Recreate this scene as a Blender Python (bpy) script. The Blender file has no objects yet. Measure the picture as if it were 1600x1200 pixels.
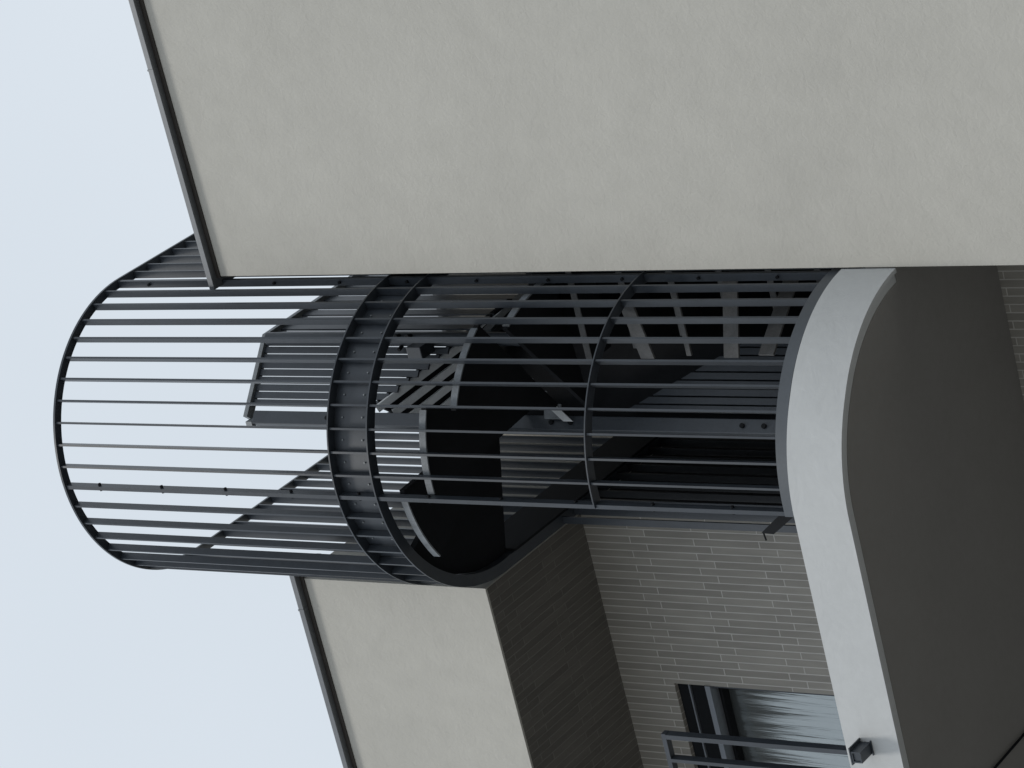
import bpy, math, random
from mathutils import Vector, Matrix
random.seed(4)
SC = bpy.context.scene
COL = SC.collection
K = 0.70                      # metres per design unit; the viewer stands at the design origin
EYE = 1.6
def W(p): return Vector((p[0]*K, p[1]*K, p[2]*K + EYE))
R_ = math.radians

# ------------------------------------------------------------------ camera
F_PX, TH, PS, RO = 5264.4, 0.63679, -0.41728, 0.010564
fw = Vector((math.sin(PS)*math.cos(TH), math.cos(PS)*math.cos(TH), math.sin(TH)))
rt = Vector((math.cos(PS), -math.sin(PS), 0)); upv = rt.cross(fw)
r2 = rt*math.cos(RO) + upv*math.sin(RO); u2 = upv*math.cos(RO) - rt*math.sin(RO)
cam = bpy.data.cameras.new('camera'); co = bpy.data.objects.new('camera', cam); COL.objects.link(co)
cam.sensor_width = 36.0; cam.lens = F_PX/1600.0*36.0
cam.clip_start = 0.1; cam.clip_end = 2000
X, Y, Z = -u2, r2, -fw        # the photographer holds the camera turned a quarter turn
co.matrix_world = Matrix(((X.x, Y.x, Z.x, 0), (X.y, Y.y, Z.y, 0), (X.z, Y.z, Z.z, EYE), (0, 0, 0, 1)))
SC.camera = co

# ------------------------------------------------------------------ world, sun, exposure
SUN_EL, SUN_AZ = R_(60), R_(190)          # azimuth clockwise from +y
w = bpy.data.worlds.new('World'); SC.world = w; w.use_nodes = True
nt = w.node_tree; nt.nodes.clear()
N = nt.nodes.new; L = nt.links.new
out = N('ShaderNodeOutputWorld'); bg = N('ShaderNodeBackground'); bg.inputs['Strength'].default_value = 0.10
sky = N('ShaderNodeTexSky'); sky.sky_type = 'NISHITA'; sky.sun_disc = False
sky.sun_elevation = SUN_EL; sky.sun_rotation = SUN_AZ; sky.dust_density = 3.0; sky.air_density = 1.0
mix = N('ShaderNodeMix'); mix.data_type = 'RGBA'; mix.inputs[0].default_value = 0.9
tc = N('ShaderNodeTexCoord'); nz = N('ShaderNodeTexNoise'); nz.inputs['Scale'].default_value = 2.2; nz.inputs['Detail'].default_value = 3
cr = N('ShaderNodeValToRGB'); cr.color_ramp.elements[0].position = .3; cr.color_ramp.elements[1].position = .75
cr.color_ramp.elements[0].color = (6.75, 7.5, 8.25, 1); cr.color_ramp.elements[1].color = (8.3, 8.95, 9.6, 1)
L(tc.outputs['Generated'], nz.inputs['Vector']); L(nz.outputs['Fac'], cr.inputs['Fac'])
L(sky.outputs['Color'], mix.inputs[6]); L(cr.outputs['Color'], mix.inputs[7])
L(mix.outputs[2], bg.inputs['Color']); L(bg.outputs[0], out.inputs['Surface'])
sun = bpy.data.lights.new('sun', 'SUN'); so = bpy.data.objects.new('sun', sun); COL.objects.link(so)
sun.energy = 1.5; sun.angle = R_(11); sun.color = (1.0, 0.97, 0.92)
sd = Vector((math.sin(SUN_AZ)*math.cos(SUN_EL), math.cos(SUN_AZ)*math.cos(SUN_EL), math.sin(SUN_EL)))
so.rotation_euler = (-sd).to_track_quat('-Z', 'Y').to_euler(); so.location = (0, 0, 40)
SC.view_settings.view_transform = 'Standard'; SC.view_settings.look = 'None'
SC.view_settings.exposure = 0.0; SC.view_settings.gamma = 1.0

# ------------------------------------------------------------------ materials
def mat(name, base, rough=.6, metal=0., bump=None, var=0., vscale=3., spec=.5, extra=None):
    m = bpy.data.materials.new(name); m.use_nodes = True; t = m.node_tree
    b = t.nodes['Principled BSDF']; b.inputs['Roughness'].default_value = rough
    b.inputs['Metallic'].default_value = metal; b.inputs['Specular IOR Level'].default_value = spec
    b.inputs['Base Color'].default_value = (*base, 1)
    tcn = t.nodes.new('ShaderNodeTexCoord')
    if var:
        n1 = t.nodes.new('ShaderNodeTexNoise'); n1.inputs['Scale'].default_value = vscale; n1.inputs['Detail'].default_value = 6; n1.inputs['Roughness'].default_value = .62
        n2 = t.nodes.new('ShaderNodeTexNoise'); n2.inputs['Scale'].default_value = vscale*9; n2.inputs['Detail'].default_value = 5
        a = t.nodes.new('ShaderNodeMix'); a.data_type = 'FLOAT'; a.inputs[0].default_value = .35
        r = t.nodes.new('ShaderNodeValToRGB'); e = r.color_ramp.elements
        e[0].position = .32; e[1].position = .68
        e[0].color = (*[c*(1-var) for c in base], 1); e[1].color = (*[min(1, c*(1+var)) for c in base], 1)
        t.links.new(tcn.outputs['Object'], n1.inputs['Vector']); t.links.new(tcn.outputs['Object'], n2.inputs['Vector'])
        t.links.new(n1.outputs['Fac'], a.inputs[2]); t.links.new(n2.outputs['Fac'], a.inputs[3])
        t.links.new(a.outputs[0], r.inputs['Fac']); t.links.new(r.outputs['Color'], b.inputs['Base Color'])
    if bump:
        sc, st, dist = bump
        n = t.nodes.new('ShaderNodeTexNoise'); n.inputs['Scale'].default_value = sc; n.inputs['Detail'].default_value = 7; n.inputs['Roughness'].default_value = .6
        n.inputs['Distortion'].default_value = .8
        bn = t.nodes.new('ShaderNodeBump'); bn.inputs['Strength'].default_value = st; bn.inputs['Distance'].default_value = dist
        t.links.new(tcn.outputs['Object'], n.inputs['Vector']); t.links.new(n.outputs['Fac'], bn.inputs['Height'])
        t.links.new(bn.outputs['Normal'], b.inputs['Normal'])
    return m
def tile_mat(name, long_axis, off_long, off_x, base=(.315, .298, .266), grout=(.52, .50, .47)):
    """narrow strip tiles, long side along one world axis; coordinates are object space = world minus origin"""
    m = bpy.data.materials.new(name); m.use_nodes = True; t = m.node_tree; b = t.nodes['Principled BSDF']
    tcn = t.nodes.new('ShaderNodeTexCoord'); sp = t.nodes.new('ShaderNodeSeparateXYZ'); cb = t.nodes.new('ShaderNodeCombineXYZ')
    t.links.new(tcn.outputs['Object'], sp.inputs[0])
    def add(sock, v):
        n = t.nodes.new('ShaderNodeMath'); n.operation = 'ADD'; t.links.new(sock, n.inputs[0]); n.inputs[1].default_value = v; return n.outputs[0]
    t.links.new(add(sp.outputs[long_axis], 100*TL - off_long), cb.inputs[0]); t.links.new(add(sp.outputs[0], 400*TW - off_x), cb.inputs[1])
    br = t.nodes.new('ShaderNodeTexBrick'); br.offset = .75; br.offset_frequency = 2; br.squash = 1
    br.inputs['Scale'].default_value = 1.0; br.inputs['Brick Width'].default_value = TL; br.inputs['Row Height'].default_value = TW
    br.inputs['Mortar Size'].default_value = .0040; br.inputs['Mortar Smooth'].default_value = .25; br.inputs['Bias'].default_value = 0
    br.inputs['Color1'].default_value = (*base, 1); br.inputs['Color2'].default_value = (*[c*.80 for c in base], 1)
    br.inputs['Mortar'].default_value = (*grout, 1)
    t.links.new(cb.outputs[0], br.inputs['Vector'])
    n1 = t.nodes.new('ShaderNodeTexNoise'); n1.inputs['Scale'].default_value = 14; n1.inputs['Detail'].default_value = 6
    mp = t.nodes.new('ShaderNodeMapping'); mp.inputs['Scale'].default_value = [1.6, 1.6, 1.6]; mp.inputs['Scale'].default_value[long_axis] = .25
    t.links.new(tcn.outputs['Object'], mp.inputs[0]); t.links.new(mp.outputs[0], n1.inputs['Vector'])
    rr = t.nodes.new('ShaderNodeMapRange'); rr.inputs[3].default_value = .78; rr.inputs[4].default_value = 1.2; t.links.new(n1.outputs['Fac'], rr.inputs[0])
    mx = t.nodes.new('ShaderNodeVectorMath'); mx.operation = 'SCALE'
    t.links.new(br.outputs['Color'], mx.inputs[0]); t.links.new(rr.outputs[0], mx.inputs['Scale']); t.links.new(mx.outputs[0], b.inputs['Base Color'])
    b.inputs['Roughness'].default_value = .7
    iv = t.nodes.new('ShaderNodeMath'); iv.operation = 'SUBTRACT'; iv.inputs[0].default_value = 1; t.links.new(br.outputs['Fac'], iv.inputs[1])
    bn = t.nodes.new('ShaderNodeBump'); bn.inputs['Strength'].default_value = .6; bn.inputs['Distance'].default_value = .004
    t.links.new(iv.outputs[0], bn.inputs['Height']); t.links.new(bn.outputs['Normal'], b.inputs['Normal'])
    return m
TL, TW = .69*K, .0722*K
M_STUCCO = mat('stucco', (.485, .470, .428), .88, bump=(24, .3, .010), var=.075, vscale=.7, spec=.25)
M_WHITE = mat('white_render', (.535, .545, .545), .8, bump=(9, .3, .01), var=.045, vscale=2.6, spec=.3)
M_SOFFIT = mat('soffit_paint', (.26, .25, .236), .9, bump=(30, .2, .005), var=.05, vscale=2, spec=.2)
M_COPING = mat('coping_metal', (.15, .158, .168), .42, .3, var=.12, vscale=5)
M_STEEL = mat('dark_steel', (.036, .043, .053), .36, 0., bump=(60, .12, .003), var=.18, vscale=6)
M_RING = mat('ring_pale_steel', (.070, .080, .092), .45, bump=(60, .12, .003), var=.1, vscale=5)  # paler steel tone for the bottom ring
M_SHADE = mat('steel_painted_shade', (.016, .018, .021), .6, var=.2, vscale=6, spec=.3)  # darker copy of the steel, shade painted into the bars under the landing
M_DARKEDGE = mat('dark_edge', (.085, .085, .085), .6, bump=(25, .3, .004), var=.35, vscale=14)  # darker copy of the edge metal for the lower treads and risers
M_BLACK = mat('black_steel', (.010, .011, .013), .8, 0., var=.2, vscale=5, spec=.15)
M_GREY = mat('grey_galvanised', (.20, .215, .225), .5, .2, bump=(40, .2, .003), var=.25, vscale=12)
M_LEAD = mat('weathered_edge', (.16, .175, .19), .55, .0, bump=(25, .3, .004), var=.35, vscale=14)
M_COPSHADE = mat('coping_shadow_brown', (.05, .045, .04), .7, var=.2, vscale=4, spec=.2)
M_RIB = mat('pale_deck_metal', (.66, .68, .695), .5, 0., bump=(30, .2, .003), var=.12, vscale=8)
M_FRAME = mat('window_frame_metal', (.24, .26, .29), .35, .4)
M_GROUND = mat('concrete_paving', (.25, .25, .24), .9, var=.2, vscale=2)
M_DARKSTRIP = mat('dark_strip', (.055, .055, .058), .9, var=.2, vscale=2)
M_WALLSHADE = mat('wall_painted_shade', (.03, .03, .03), .9)  # shade of the lower shaft put into the wall colour

# ------------------------------------------------------------------ helpers
class MB:
    def __init__(s): s.v = []; s.f = []
    def quadbox(s, P):                    # eight corners: bottom ring 0-3, top ring 4-7
        n = len(s.v); s.v += [Vector(p) for p in P]
        for f in ((3, 2, 1, 0), (4, 5, 6, 7), (0, 1, 5, 4), (1, 2, 6, 5), (2, 3, 7, 6), (3, 0, 4, 7)): s.f.append([n+i for i in f])
        return s
    def box(s, a, b):
        (x0, y0, z0), (x1, y1, z1) = a, b
        return s.quadbox([(x0, y0, z0), (x1, y0, z0), (x1, y1, z0), (x0, y1, z0), (x0, y0, z1), (x1, y0, z1), (x1, y1, z1), (x0, y1, z1)])
    def strip(s, inner, outer, z0, z1):   # solid between two plan polylines
        n = len(s.v); m = len(inner)
        z0s = z0 if isinstance(z0, list) else [z0]*m; z1s = z1 if isinstance(z1, list) else [z1]*m
        for i in range(m):
            s.v += [Vector((*outer[i], z0s[i])), Vector((*inner[i], z0s[i])), Vector((*inner[i], z1s[i])), Vector((*outer[i], z1s[i]))]
        for i in range(m-1):
            a, b = n+4*i, n+4*i+4
            for k in range(4): s.f.append([a+k, b+k, b+(k+1) % 4, a+(k+1) % 4])
        s.f.append([n, n+1, n+2, n+3]); e = n+4*(m-1); s.f.append([e+3, e+2, e+1, e])
        return s
    def prism(s, poly, z0, z1):
        n = len(s.v); m = len(poly)
        s.v += [Vector((*p, z0)) for p in poly] + [Vector((*p, z1)) for p in poly]
        s.f.append([n+i for i in range(m)][::-1]); s.f.append([n+m+i for i in range(m)])
        for i in range(m): j = (i+1) % m; s.f.append([n+i, n+j, n+m+j, n+m+i])
        return s
    def tube(s, a, b, r, seg=16, rb=None):
        a, b = Vector(a), Vector(b); d = (b-a).normalized(); t = d.orthogonal().normalized(); q = d.cross(t); n = len(s.v); rb = r if rb is None else rb
        for c, rr in ((a, r), (b, rb)):
            for i in range(seg):
                an = 2*math.pi*i/seg; s.v.append(c + t*math.cos(an)*rr + q*math.sin(an)*rr)
        for i in range(seg): j = (i+1) % seg; s.f.append([n+i, n+j, n+seg+j, n+seg+i])
        s.f.append([n+i for i in range(seg)][::-1]); s.f.append([n+seg+i for i in range(seg)])
        return s
    def bar(s, a, b, wdir, wd, th):       # flat bar a->b, width along wdir, thickness across
        a, b = Vector(a), Vector(b); d = (b-a).normalized(); u = Vector(wdir); u = (u - d*u.dot(d)).normalized(); v = d.cross(u)
        P = [a + u*i*wd/2 + v*j*th/2 for i, j in ((-1, -1), (1, -1), (1, 1), (-1, 1))] + [b + u*i*wd/2 + v*j*th/2 for i, j in ((-1, -1), (1, -1), (1, 1), (-1, 1))]
        return s.quadbox(P)
    def build(s, name, m, parent=None, bevel=0., smooth=False):
        import bmesh
        base = parent['_o'] if parent is not None and '_o' in parent else None
        vs = [W(p) for p in s.v]
        if parent is None:
            org = Vector((sum(v.x for v in vs)/len(vs), sum(v.y for v in vs)/len(vs), min(v.z for v in vs)))
        else: org = Vector(base)
        me = bpy.data.meshes.new(name); me.from_pydata([v-org for v in vs], [], s.f)
        bm = bmesh.new(); bm.from_mesh(me); bmesh.ops.recalc_face_normals(bm, faces=bm.faces)
        bm.to_mesh(me); bm.free(); me.materials.append(m)
        if smooth: me.shade_smooth() if hasattr(me, 'shade_smooth') else None
        o = bpy.data.objects.new(name, me); COL.objects.link(o)
        if parent is not None: o.parent = parent
        else: o.location = org
        o['_o'] = list(org)
        if bevel:
            b = o.modifiers.new('bevel', 'BEVEL'); b.width = bevel; b.segments = 2; b.limit_method = 'ANGLE'; b.angle_limit = R_(40)
        if smooth:
            for p in me.polygons: p.use_smooth = True
            me.set_sharp_from_angle(angle=R_(35))
        return o
def thing(name, loc, label, cat, group=None):
    o = bpy.data.objects.new(name, None); COL.objects.link(o); o.empty_display_size = .3
    p = W(loc); o.location = p; o['_o'] = list(p); o['label'] = label; o['category'] = cat
    if group: o['group'] = group
    return o

# ------------------------------------------------------------------ key dimensions (design units)
CX, CY, R = -9.674, 20.960, 1.40
ZT, ZC, ZD, ZM, ZB = 21.090, 17.957, 17.524, 15.316, 13.446
XW, YW, ZP = -8.234, 20.857, 19.883
ZS, YK = 17.719, 22.398
ZB1, ZB2, YB = 13.4226, 12.969, 19.488
YBACK = 23.84
XL, XR = CX-R, CX+R
ZG = -EYE/K
def pol(a, r): return (CX + r*math.cos(R_(a)), CY - r*math.sin(R_(a)))      # 0 = right, 90 = towards the street, 180 = left

# ground
g = MB().box((-900, -600, ZG-.4), (900, 900, ZG)).build('ground', M_GROUND); g['kind'] = 'structure'

g = MB().box((-120, YK-11, ZG+.006), (120, YK+.0, ZG+.0065)).build('added_dark_strip', M_DARKSTRIP); g['kind'] = 'structure'  # unseen dark strip, added to darken the inner part of the balcony soffit

# ------------------------------------------------------------------ right wing
b1 = thing('building', (XW+6, YW, ZG), 'tall plain grey stucco wing with dark metal coping right of the stair tower', 'building')
MB().box((XW, YW, ZG), (XW+14, YW+9, ZP-.02)).build('wall', M_STUCCO, b1)
def coping(x0, x1, y, b, joints, xend=None):
    c = MB()
    j = [x0] + joints + [x1]
    for p, q in zip(j[:-1], j[1:]):
        c.box((p, y-.075, ZP-.056), (q, y+.36, ZP+.004))
    o = c.build('coping', M_COPING, b, bevel=.003)
    MB().box((x0+.09, y-.012, ZP-.10), (x1, y-.001, ZP-.0561)).build('coping_shadow', M_COPSHADE, o)  # dark strip drawn as the coping's shadow band on the wall
    for p in joints: MB().box((p-.008, y-.079, ZP-.059), (p+.008, y+.362, ZP+.008)).build('joint_cover', M_COPING, o)
coping(XW-.10, XW+14, YW, b1, [XW+1.95, XW+5.4, XW+9])

# ------------------------------------------------------------------ left wing (upper stucco block, tiled soffit, tiled wall below)
b2 = thing('building', (XL-4, YK, ZG), 'lighter stucco wing left of the stair tower, overhanging a strip-tiled wall', 'building')
MB().box((XL-12, YW-.014, ZS), (XL-.13, YBACK+3, ZP-.02)).build('wall', M_STUCCO, b2)['label'] = 'smooth grey stucco upper wall'
coping(XL-12, XL-.05, YW-.014, b2, [XL-6, XL-3.1, XL-.42])
base2 = Vector(b2['_o'])
ox = (-11.4925*K) - base2.x
M_TILE_V = tile_mat('strip_tile_vertical', 2, (16.372*K + EYE) - base2.z, ox)
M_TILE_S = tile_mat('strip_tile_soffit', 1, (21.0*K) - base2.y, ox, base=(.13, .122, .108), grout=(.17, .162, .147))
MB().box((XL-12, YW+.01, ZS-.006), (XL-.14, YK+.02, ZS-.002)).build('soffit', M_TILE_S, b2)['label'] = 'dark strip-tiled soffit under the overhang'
# tiled wall with window opening
WX0, WX1, WZ0, WZ1 = -15.3, -12.91, 13.0, 17.13
wl = MB()
wl.box((XL-12, YK, ZG), (WX0, YK+.25, ZS-.006)); wl.box((WX1, YK, ZG), (-11.2, YK+.25, ZS-.006))
wl.box((WX0, YK, WZ1), (WX1, YK+.25, ZS-.006)); wl.box((WX0, YK, ZG), (WX1, YK+.25, WZ0))
wl.box((-11.2, YK, ZG), (XW, YK+.25, ZB2+.1))
wl.build('tiled_wall', M_TILE_V, b2)['label'] = 'wall of long upright grey-brown strip tiles with pale joints'
MB().box((-11.36, YK+.252, ZB2), (-11.2, YBACK, ZS-.01)).build('side_wall', M_WALLSHADE, b2)  # closes the wing side; its dark colour stands for shade
# rear wall of the shaft
MB().box((-11.2, YBACK, 17.8), (XW+.3, YBACK+.3, ZP-.03)).build('rear_wall', M_STUCCO, b2)
MB().box((-11.2, YBACK, ZB2), (XW+.3, YBACK+.3, 17.8)).build('rear_wall', M_WALLSHADE, b2)['label'] = 'lower rear wall of the stair shaft, shade put into its dark colour'
MB().box((-11.2, YBACK-.08, ZP-.03), (XW+.3, YBACK+.32, ZP+.02)).build('coping', M_COPING, b2)

# window
wf = MB()
FY = YK+.03
for x0, x1 in ((WX0, WX0+.03), (WX1-.03, WX1), (-14.12, -14.07)): wf.box((x0, FY, WZ0), (x1, FY+.08, 16.74))
win = wf.build('window', M_STEEL, b2)
win['label'] = 'tall window with dark head panel and wavy glass reflecting the sky'
MB().box((WX0, FY-.045, 16.735), (WX1, FY+.08, 16.79)).build('transom', M_FRAME, win)
MB().box((WX0, FY+.081, 16.70), (WX1, FY+.21, 16.79)).build('head_board', M_BLACK, win)
MB().box((WX0, FY+.02, 16.79), (WX1, FY+.055, WZ1)).build('head_panel', M_BLACK, win)
MB().box((WX0, FY-.005, 16.985), (WX1, FY+.02, 17.0)).build('glazing_bar', M_FRAME, win)
gm = bpy.data.materials.new('window_glass'); gm.use_nodes = True; t = gm.node_tree; gb = t.nodes['Principled BSDF']
gb.inputs['Base Color'].default_value = (.34, .37, .375, 1); gb.inputs['Metallic'].default_value = .85; gb.inputs['Roughness'].default_value = .17
tcn = t.nodes.new('ShaderNodeTexCoord'); mp = t.nodes.new('ShaderNodeMapping'); mp.inputs['Scale'].default_value = (11.0, 1, .40)
n = t.nodes.new('ShaderNodeTexNoise'); n.inputs['Scale'].default_value = 1.6; n.inputs['Detail'].default_value = 4
bn = t.nodes.new('ShaderNodeBump'); bn.inputs['Strength'].default_value = 1.; bn.inputs['Distance'].default_value = .014
t.links.new(tcn.outputs['Object'], mp.inputs[0]); t.links.new(mp.outputs[0], n.inputs['Vector']); t.links.new(n.outputs['Fac'], bn.inputs['Height']); t.links.new(bn.outputs['Normal'], gb.inputs['Normal'])
for x0, x1 in ((WX0+.05, -14.12), (-14.07, WX1-.05)):
    MB().quadbox([(x0, FY+.02, WZ0), (x1, FY+.02, WZ0), (x1, FY+.035, WZ0), (x0, FY+.035, WZ0), (x0, FY+.18, 16.74), (x1, FY+.18, 16.74), (x1, FY+.195, 16.74), (x0, FY+.195, 16.74)]).build('pane', gm, win)

# ------------------------------------------------------------------ balcony
bal = thing('balcony', (-10, YB, ZB2), 'white rendered balcony parapet curving round under the stair cage', 'balcony')
A0 = math.degrees(math.asin((CY-YW)/1.43))
RB = CY-YB
arc = [A0 + (90-A0)*i/48 for i in range(49)]
outer = [pol(a, 1.432 + (RB-1.432)*max(0, (a-55)/35)) for a in arc] + [(x, YB) for x in (-9.9, -10.3, -11, -12, -14, -24)]
def inset(d):
    res = []
    for i, p in enumerate(outer):
        a = Vector(outer[max(0, i-1)]); b = Vector(outer[min(len(outer)-1, i+1)]); tt = (b-a).normalized(); nrm = Vector((tt.y, -tt.x))
        if nrm.dot(Vector((CX, CY+3)) - Vector(p)) < 0: nrm = -nrm
        res.append(tuple(Vector(p) + nrm*d))
    return res
MB().strip(inset(.20), outer, ZB2, ZB1).build('parapet', M_WHITE, bal, smooth=True)
inn = inset(.035)
MB().strip(inn, inset(.0), ZB2-.026, ZB2).build('drip_lip', M_WHITE, bal, smooth=True)
poly = inset(.12); poly = [(XW-.006, YK-.003), (XW-.006, YW+.02)] + [p for p in poly if p[0] < XW-.01] + [(-24, YK-.003)]
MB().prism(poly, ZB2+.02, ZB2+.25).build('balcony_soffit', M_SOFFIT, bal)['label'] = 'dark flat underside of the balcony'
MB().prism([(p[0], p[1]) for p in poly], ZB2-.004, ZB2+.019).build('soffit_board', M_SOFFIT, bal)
# spout on the parapet
sp = MB()
x0, x1, z0, z1, y0, y1 = -11.72, -11.625, 13.19, 13.275, YB-.17, YB+.0
tk = .012
sp.box((x0, y0, z0), (x1, y1, z0+tk)); sp.box((x0, y0, z1-tk), (x1, y1, z1)); sp.box((x0, y0, z0+tk), (x0+tk, y1, z1-tk)); sp.box((x1-tk, y0, z0+tk), (x1, y1, z1-tk))
sp.box((x0+tk, y0+.01, z0+tk), (x1-tk, y0+.02, z1-tk)); sp.box((x0-.015, YB-.012, z0-.012), (x1+.015, YB-.002, z0-.001)); sp.box((x0-.02, y0-.004, z1+.001), (x1+.03, y1, z1+.012))
sp.build('drain_spout', M_STEEL, bal)['label'] = 'small dark square drain spout on the white parapet'

# railing on the parapet
rl = thing('railing', (-12.5, YB+.12, ZB1), 'dark metal railing with flat uprights in front of the window, on the white parapet', 'railing')
YR = YB+.10; RX = -11.775; RT = 15.17
MB().bar((RX, YR, ZB1+.02), (RX, YR, RT), (0, 1, 0), .075, .040).build('post', M_STEEL, rl)
MB().box((-18, YR-.032, RT), (RX+.024, YR+.032, RT+.042)).build('top_rail', M_STEEL, rl)
MB().box((RX-.13, YR-.13, ZB1-.05), (RX-.26, YR-.09, ZB1+.07)).build('fixing_bracket', M_STEEL, rl)
for i in range(1, 26):
    x = RX-.215*i
    MB().bar((x, YR, ZB1+.005), (x, YR, RT), (0, 1, 0), .075, .030).build('upright', M_STEEL, rl)

# cable below the balcony
MB().tube((-12.565, 19.75, 12.945), (-12.50, YK-.01, 12.945), .011, 8).build('cable', M_BLACK)
cb_ = bpy.data.objects['cable']; cb_['label'] = 'thin black cable clipped along the balcony soffit'; cb_['category'] = 'cable'

# ------------------------------------------------------------------ outer cage
cage = thing('stair_cage', (CX, CY, ZB), 'tall U-shaped cage of dark vertical flat bars with steel rings around the stair', 'stair cage')
YE = 25.2
def upath(r, a0=0., a1=180., y_r=None, y_l=None, n=64):
    P = []
    if y_r: P.append((CX+r, y_r))
    P += [pol(a0+(a1-a0)*i/n, r) for i in range(n+1)]
    if y_l: P.append((CX-r, y_l))
    return P
def ring(name, ri, ro, z0, z1, a0=0, a1=180, y_r=None, y_l=None, m=M_STEEL, par=cage):
    return MB().strip(upath(ri, a0, a1, y_r, y_l), upath(ro, a0, a1, y_r, y_l), z0, z1).build(name, m, par, smooth=True)
ring('top_ring', 1.318, R, ZT, ZT+.022, y_r=YE, y_l=YE)
ch = ring('ring_beam', 1.300, 1.312, ZD+.014, ZC-.014, y_r=YE, y_l=YE)
ch['label'] = 'curved steel channel beam at mid height'
ring('flange', 1.300, R, ZC-.014, ZC, y_r=YE, y_l=YE, par=ch); ring('flange', 1.295, R, ZD, ZD+.014, y_r=YE, y_l=YE, par=ch)
for k in range(0, 22):
    a = 1.6 + 8.27*k + 4.1
    for dz in (.12, .33):
        MB().tube((*pol(a, 1.311), ZD+dz), (*pol(a, 1.321), ZD+dz), .008, 8).build('bolt', M_GREY, ch)
ring('stiffening_ring', 1.305, R, ZM, ZM+.012, a1=92.9)
ring('bottom_ring', 1.30, R+.002, ZB, ZB+.105, a1=93.2, m=M_RING)
Pq = [(-9.795, 13.68), (-9.81, 13.56), (-9.965, 13.775), (-9.957, 13.885)]
MB().quadbox([(x, 19.68, z) for x, z in Pq] + [(x, 19.71, z) for x, z in Pq]).build('latch_plate', M_BLACK, cage)
MB().tube((-9.965, 19.70, 13.88), (-10.03, 19.70, 13.87), .007, 8).build('hook', M_BLACK, cage)
BW, BT = .066, .018
def vbar(x, y, dx, dy, z0, z1, wd=BW, th=BT, name='bar', par=cage):
    return MB().bar((x, y, z0), (x, y, z1), (dx, dy, 0), wd, th).build(name, M_STEEL, par)
for k in range(0, 22):
    a = 1.6 + 8.27*k
    if a > 179: break
    x, y = pol(a, 1.352); dx, dy = math.cos(R_(a)), -math.sin(R_(a))
    z0 = ZB+.10 if a < 93.5 else ZD+.01
    th = BT
    if k in (0, 11): th = .036
    o = vbar(x, y, dx, dy, z0, ZT, th=th)
    if k in (0, 11):
        o['label'] = 'thicker bolted double bar'
        z = z0+.5
        while z < ZT:
            c = Vector((x, y, z)); n_ = Vector((dy, -dx, 0))
            MB().tube(c - n_*.036, c + n_*.036, .014, 8).build('bolt', M_BLACK, o)
            z += .74
for i in range(21):
    y = 21.145 + .1865*i
    vbar(CX+1.352, y, 1, 0, ZB+.10, ZT)          # right straight side
    vbar(CX-1.352, y, 1, 0, ZD+.01, ZT)
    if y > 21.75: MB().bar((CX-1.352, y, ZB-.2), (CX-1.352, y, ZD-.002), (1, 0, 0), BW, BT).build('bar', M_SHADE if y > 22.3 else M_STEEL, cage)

# ------------------------------------------------------------------ inner screen with chamfered corner
ins = thing('inner_screen', (-9.2, 21.64, ZB), 'dark slatted inner screen with pale top rail and bent corner, inside the stair cage', 'screen')
PTS = [Vector((-9.735, 21.13)), Vector((-9.165, 21.645)), Vector((-9.125, 24.2))]
def off(d):
    o = []
    for i, p in enumerate(PTS):
        a = (PTS[min(i+1, 2)] - PTS[max(i-1, 0)]).normalized(); n_ = Vector((a.y, -a.x)); o.append(tuple(p + n_*d))
    return o
MB().strip(off(-.045), off(.045), 20.17, 20.215).build('top_rail', M_GREY, ins)
MB().strip(off(-.045), off(.045), 17.55, 17.60).build('middle_rail', M_BLACK, ins)
MB().box((-9.80, 21.06, 20.10), (-9.74, 21.16, 20.17)).build('rail_end', M_GREY, ins)
d1 = (PTS[1]-PTS[0]); L1 = d1.length; d1n = d1.normalized()
nsl = 9
for i in range(nsl):
    p = PTS[0] + d1n*(.15 + (L1-.19)*i/(nsl-1))
    MB().bar((p.x, p.y, [18.73, 18.63, 18.54, 18.44, 18.35, 18.25, 18.16, 18.07, 17.97][i] - .02), (p.x, p.y, 20.17), (d1n.x, d1n.y, 0), .061, .02).build('slat', M_STEEL, ins)
    ha = Vector((d1n.x, d1n.y, 0))*.0285; hb = Vector((d1n.y, -d1n.x, 0))*.01; zt_ = 16.0-1.0*i/(nsl-1); sl = .045
    C4 = [(-1, -1), (1, -1), (1, 1), (-1, 1)]
    MB().quadbox([Vector((p.x, p.y, ZB-.1)) + ha*a_ + hb*b_ for a_, b_ in C4] + [Vector((p.x, p.y, zt_ - a_*sl)) + ha*a_ + hb*b_ for a_, b_ in C4]).build('slat', M_STEEL, ins)  # tops cut on a slant to draw a diagonal shadow edge
for i in range(14):
    p = PTS[1] + Vector((0, .09+.168*i))
    MB().bar((p.x+.001*i, p.y, 17.95), (p.x+.001*i, p.y, 20.17), (0, 1, 0), .116, .02).build('slat', M_STEEL, ins)
pw = .062
post = MB().quadbox([Vector((-9.735+sx*d1n.x*pw-sy*d1n.y*pw*.7, 21.13+sx*d1n.y*pw+sy*d1n.x*pw*.7, z)) for z in (ZB-.2, 20.10) for sx, sy in ((-1, -1), (1, -1), (1, 1), (-1, 1))]).build('post', M_STEEL, ins, bevel=.004)
nn = Vector((d1n.y, -d1n.x, 0))
for z in (13.98, 14.20, 14.62, 14.83, 16.55, 16.75, 19.05, 19.22):
    c = Vector((-9.735, 21.13, z)) + nn*(pw*.7)
    MB().tube(c, c+nn*.018, .022, 8).build('bolt', M_BLACK, post)
colm = MB().tube((-9.15, 21.60, 16.9), (-9.15, 21.60, 20.12), .062, 24).build('column', M_STEEL, ins, smooth=True)
MB().tube((-9.15, 21.60, 18.72), (-9.15, 21.60, 18.735), .066, 24).build('clamp', M_STEEL, colm)
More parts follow.
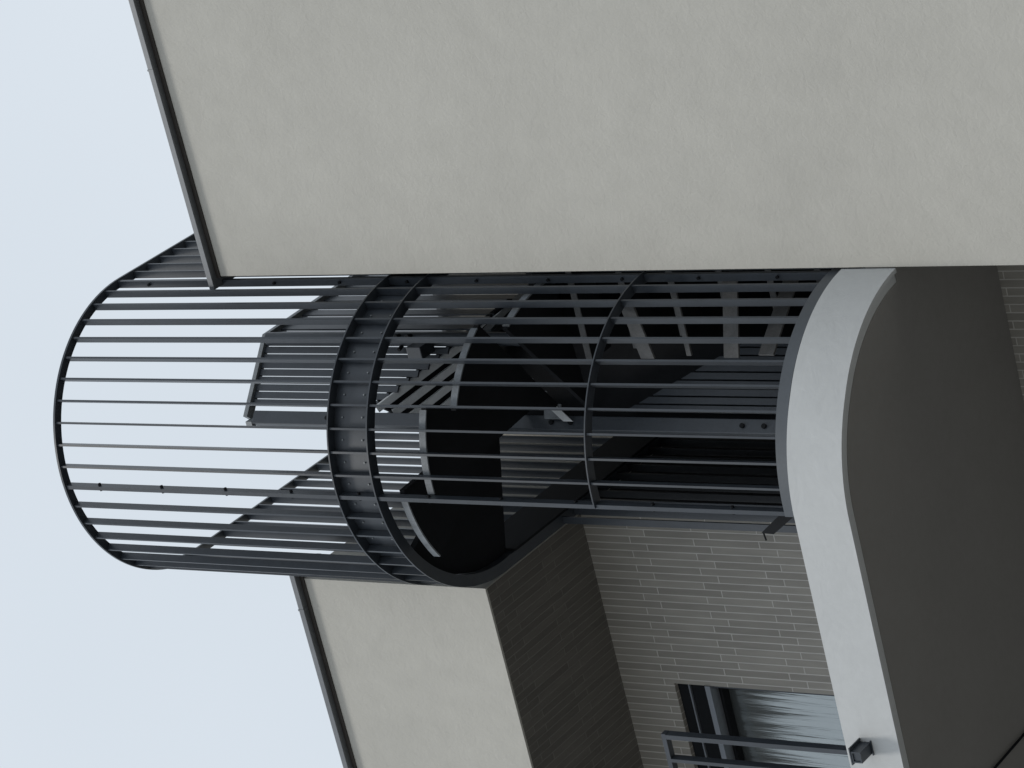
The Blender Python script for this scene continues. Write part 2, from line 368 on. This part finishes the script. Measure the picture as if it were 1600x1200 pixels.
for z in (18.42, 18.55):
    for dx in (-.05, .05): MB().tube((-9.15+dx, 21.56, z), (-9.15+dx*1.3, 21.50, z-.0), .018, 8).build('bolt', M_BLACK, colm)
MB().box((-9.24, 21.34, 18.17), (-9.12, 21.54, 18.33)).build('junction_box', M_STEEL, ins, bevel=.006)

# ------------------------------------------------------------------ staircase
st = thing('staircase', (CX, CY, ZB), 'dark steel winding staircase inside the cage, seen from below', 'staircase')
core = [(-9.67, 21.15)]
def sector(a0, a1, r, z0, z1):
    n = max(3, int(abs(a1-a0)/3))
    arc_ = [pol(a0+(a1-a0)*i/n, r) for i in range(n+1)]
    return MB().prism([(CX+.05, CY+.25)] + arc_, z0, z1)
for k in range(-1, 3):
    a0 = 27.8 + 32.6*k; z = 16.69 + .31*k
    o = sector(a0-2, a0+32.6, 1.285, z, z+.05).build('tread', M_BLACK, st)
    MB().strip(upath(1.286, a0, a0+31.5, n=14), upath(1.30, a0, a0+31.5, n=14), z-.012, z+.055).build('tread_edge', M_LEAD, o, smooth=True)
# landing at channel level on the left
lp = [pol(124+(180-124)*i/16, 1.292) for i in range(17)] + [(CX-1.292, 21.10), (-9.95, 21.42), (-9.70, 21.42)]
MB().prism(lp, 17.60, 17.66).build('landing', M_BLACK, st)
# straight flight down along the right side
for i in range(9):
    y = CY+.02+.27*i; z = 16.38-.30*(i+1)
    t_ = MB().box((-9.08, y, z), (XR+.06, y+.30, z+.045)).build('tread', M_BLACK, st)
    MB().box((-9.08, y-.012, z-.01), (XR+.06, y-.002, z+.05)).build('tread_edge', M_DARKEDGE, t_)
# lower winders seen between the cage bars
for (ax, ay), (bx, by), z, h in (((-8.41, 20.57), (-8.93, 20.69), 15.30, .13), ((-8.36, 20.83), (-8.97, 20.84), 15.0, .045),
                                  ((-8.46, 21.20), (-9.05, 20.98), 14.70, .14), ((-8.60, 21.56), (-9.02, 20.97), 14.36, .14)):
    a = Vector((ax, ay, z)); b = Vector((bx, by, z))
    t_ = MB().bar(a, b, (0, 0, 1), h, .02).build('riser', M_DARKEDGE, st)
# inner stringer rising across the chamfer
def onch(s_, z, o_=0.):
    p = PTS[0] + d1n*s_; n_ = Vector((d1n.y, -d1n.x)); p = p + n_*o_; return (p.x, p.y, z)
P = [onch(.0, 16.50, .10), onch(.0, 16.60, .10), onch(.74, 17.72, .10), onch(.74, 17.60, .10), onch(.0, 16.50, .08), onch(.0, 16.60, .08), onch(.74, 17.72, .08), onch(.74, 17.60, .08)]
MB().quadbox(P).build('stringer', M_RIB, st)
for i in range(6):
    s0 = .02+.115*i; z0 = 16.64+.175*i
    Pq = [onch(s0, z0, .09), onch(s0+.13, z0+.02, .09), onch(s0+.13, z0+.02, .07), onch(s0, z0, .07), onch(s0, z0+.16, .09), onch(s0+.13, z0+.20, .09), onch(s0+.13, z0+.20, .07), onch(s0, z0+.16, .07)]
    MB().quadbox(Pq).build('riser', M_LEAD, st)
MB().bar((-9.12, 21.70, 17.69), (-9.12, 22.7, 17.89), (0, 0, 1), .09, .03).build('stringer', M_LEAD, st)
PO = [(-9.80, 21.19), (-9.19, 21.72), (-9.16, 23.6)]; PI = [(-9.83, 21.22), (-9.22, 21.74), (-9.19, 23.6)]
MB().strip(PI, PO, [ZB-.2, ZB-.2, ZB-.2], [17.58, 17.9, 18.1]).build('stair_cladding', M_BLACK, st)  # black backing; above the cut slats it stands for their shadow
MB().bar((-10.14, 20.43, 18.0), (-10.11, 20.80, 18.0), (1, 0, 0), .035, .02).build('bracket', M_GREY, st)
MB().bar((-10.745, 20.36, 18.0), (-10.628, 20.53, 18.0), (1, 0, 0), .06, .03).build('bracket', M_STEEL, st)
# ribs under the upper flight
def on_slope(v, dz=0.):                # the underside of the flight rises towards the street
    tt = (35.09+dz)/(v[2] + .775*v[1]); return Vector(v)*tt
for k in range(4):
    x1 = -9.352 - .125*k; xm = x1-.039; y0 = 20.62+.20*k
    MB().bar(on_slope((xm, y0, 18.2)), on_slope((xm+.06, 22.8, 18.2)), (1, 0, 0), .066, .03).build('flight_rib', M_RIB, st)
D4 = [on_slope(p, .07) for p in ((-9.35, 20.62, 18.2), (-9.26, 22.8, 18.2), (-9.98, 22.8, 18.2), (-9.84, 21.24, 18.2))]
MB().quadbox(D4 + [p + Vector((0, 0, .05)) for p in D4]).build('flight_plate', M_BLACK, st)
MB().box((-10.25, 22.6, 17.75), (XW+.2, 23.82, 17.82)).build('added_light_block', M_BLACK, st)  # deck added to keep skylight out of the lower shaft
MB().box((XL+.112, 21.12, ZD-.02), (XL+.135, 23.8, ZC+.02)).build('beam_shade_plate', M_BLACK, st)  # black plate added over the beam web to show it in shade

for o in list(bpy.data.objects):
    if '_o' in o: del o['_o']
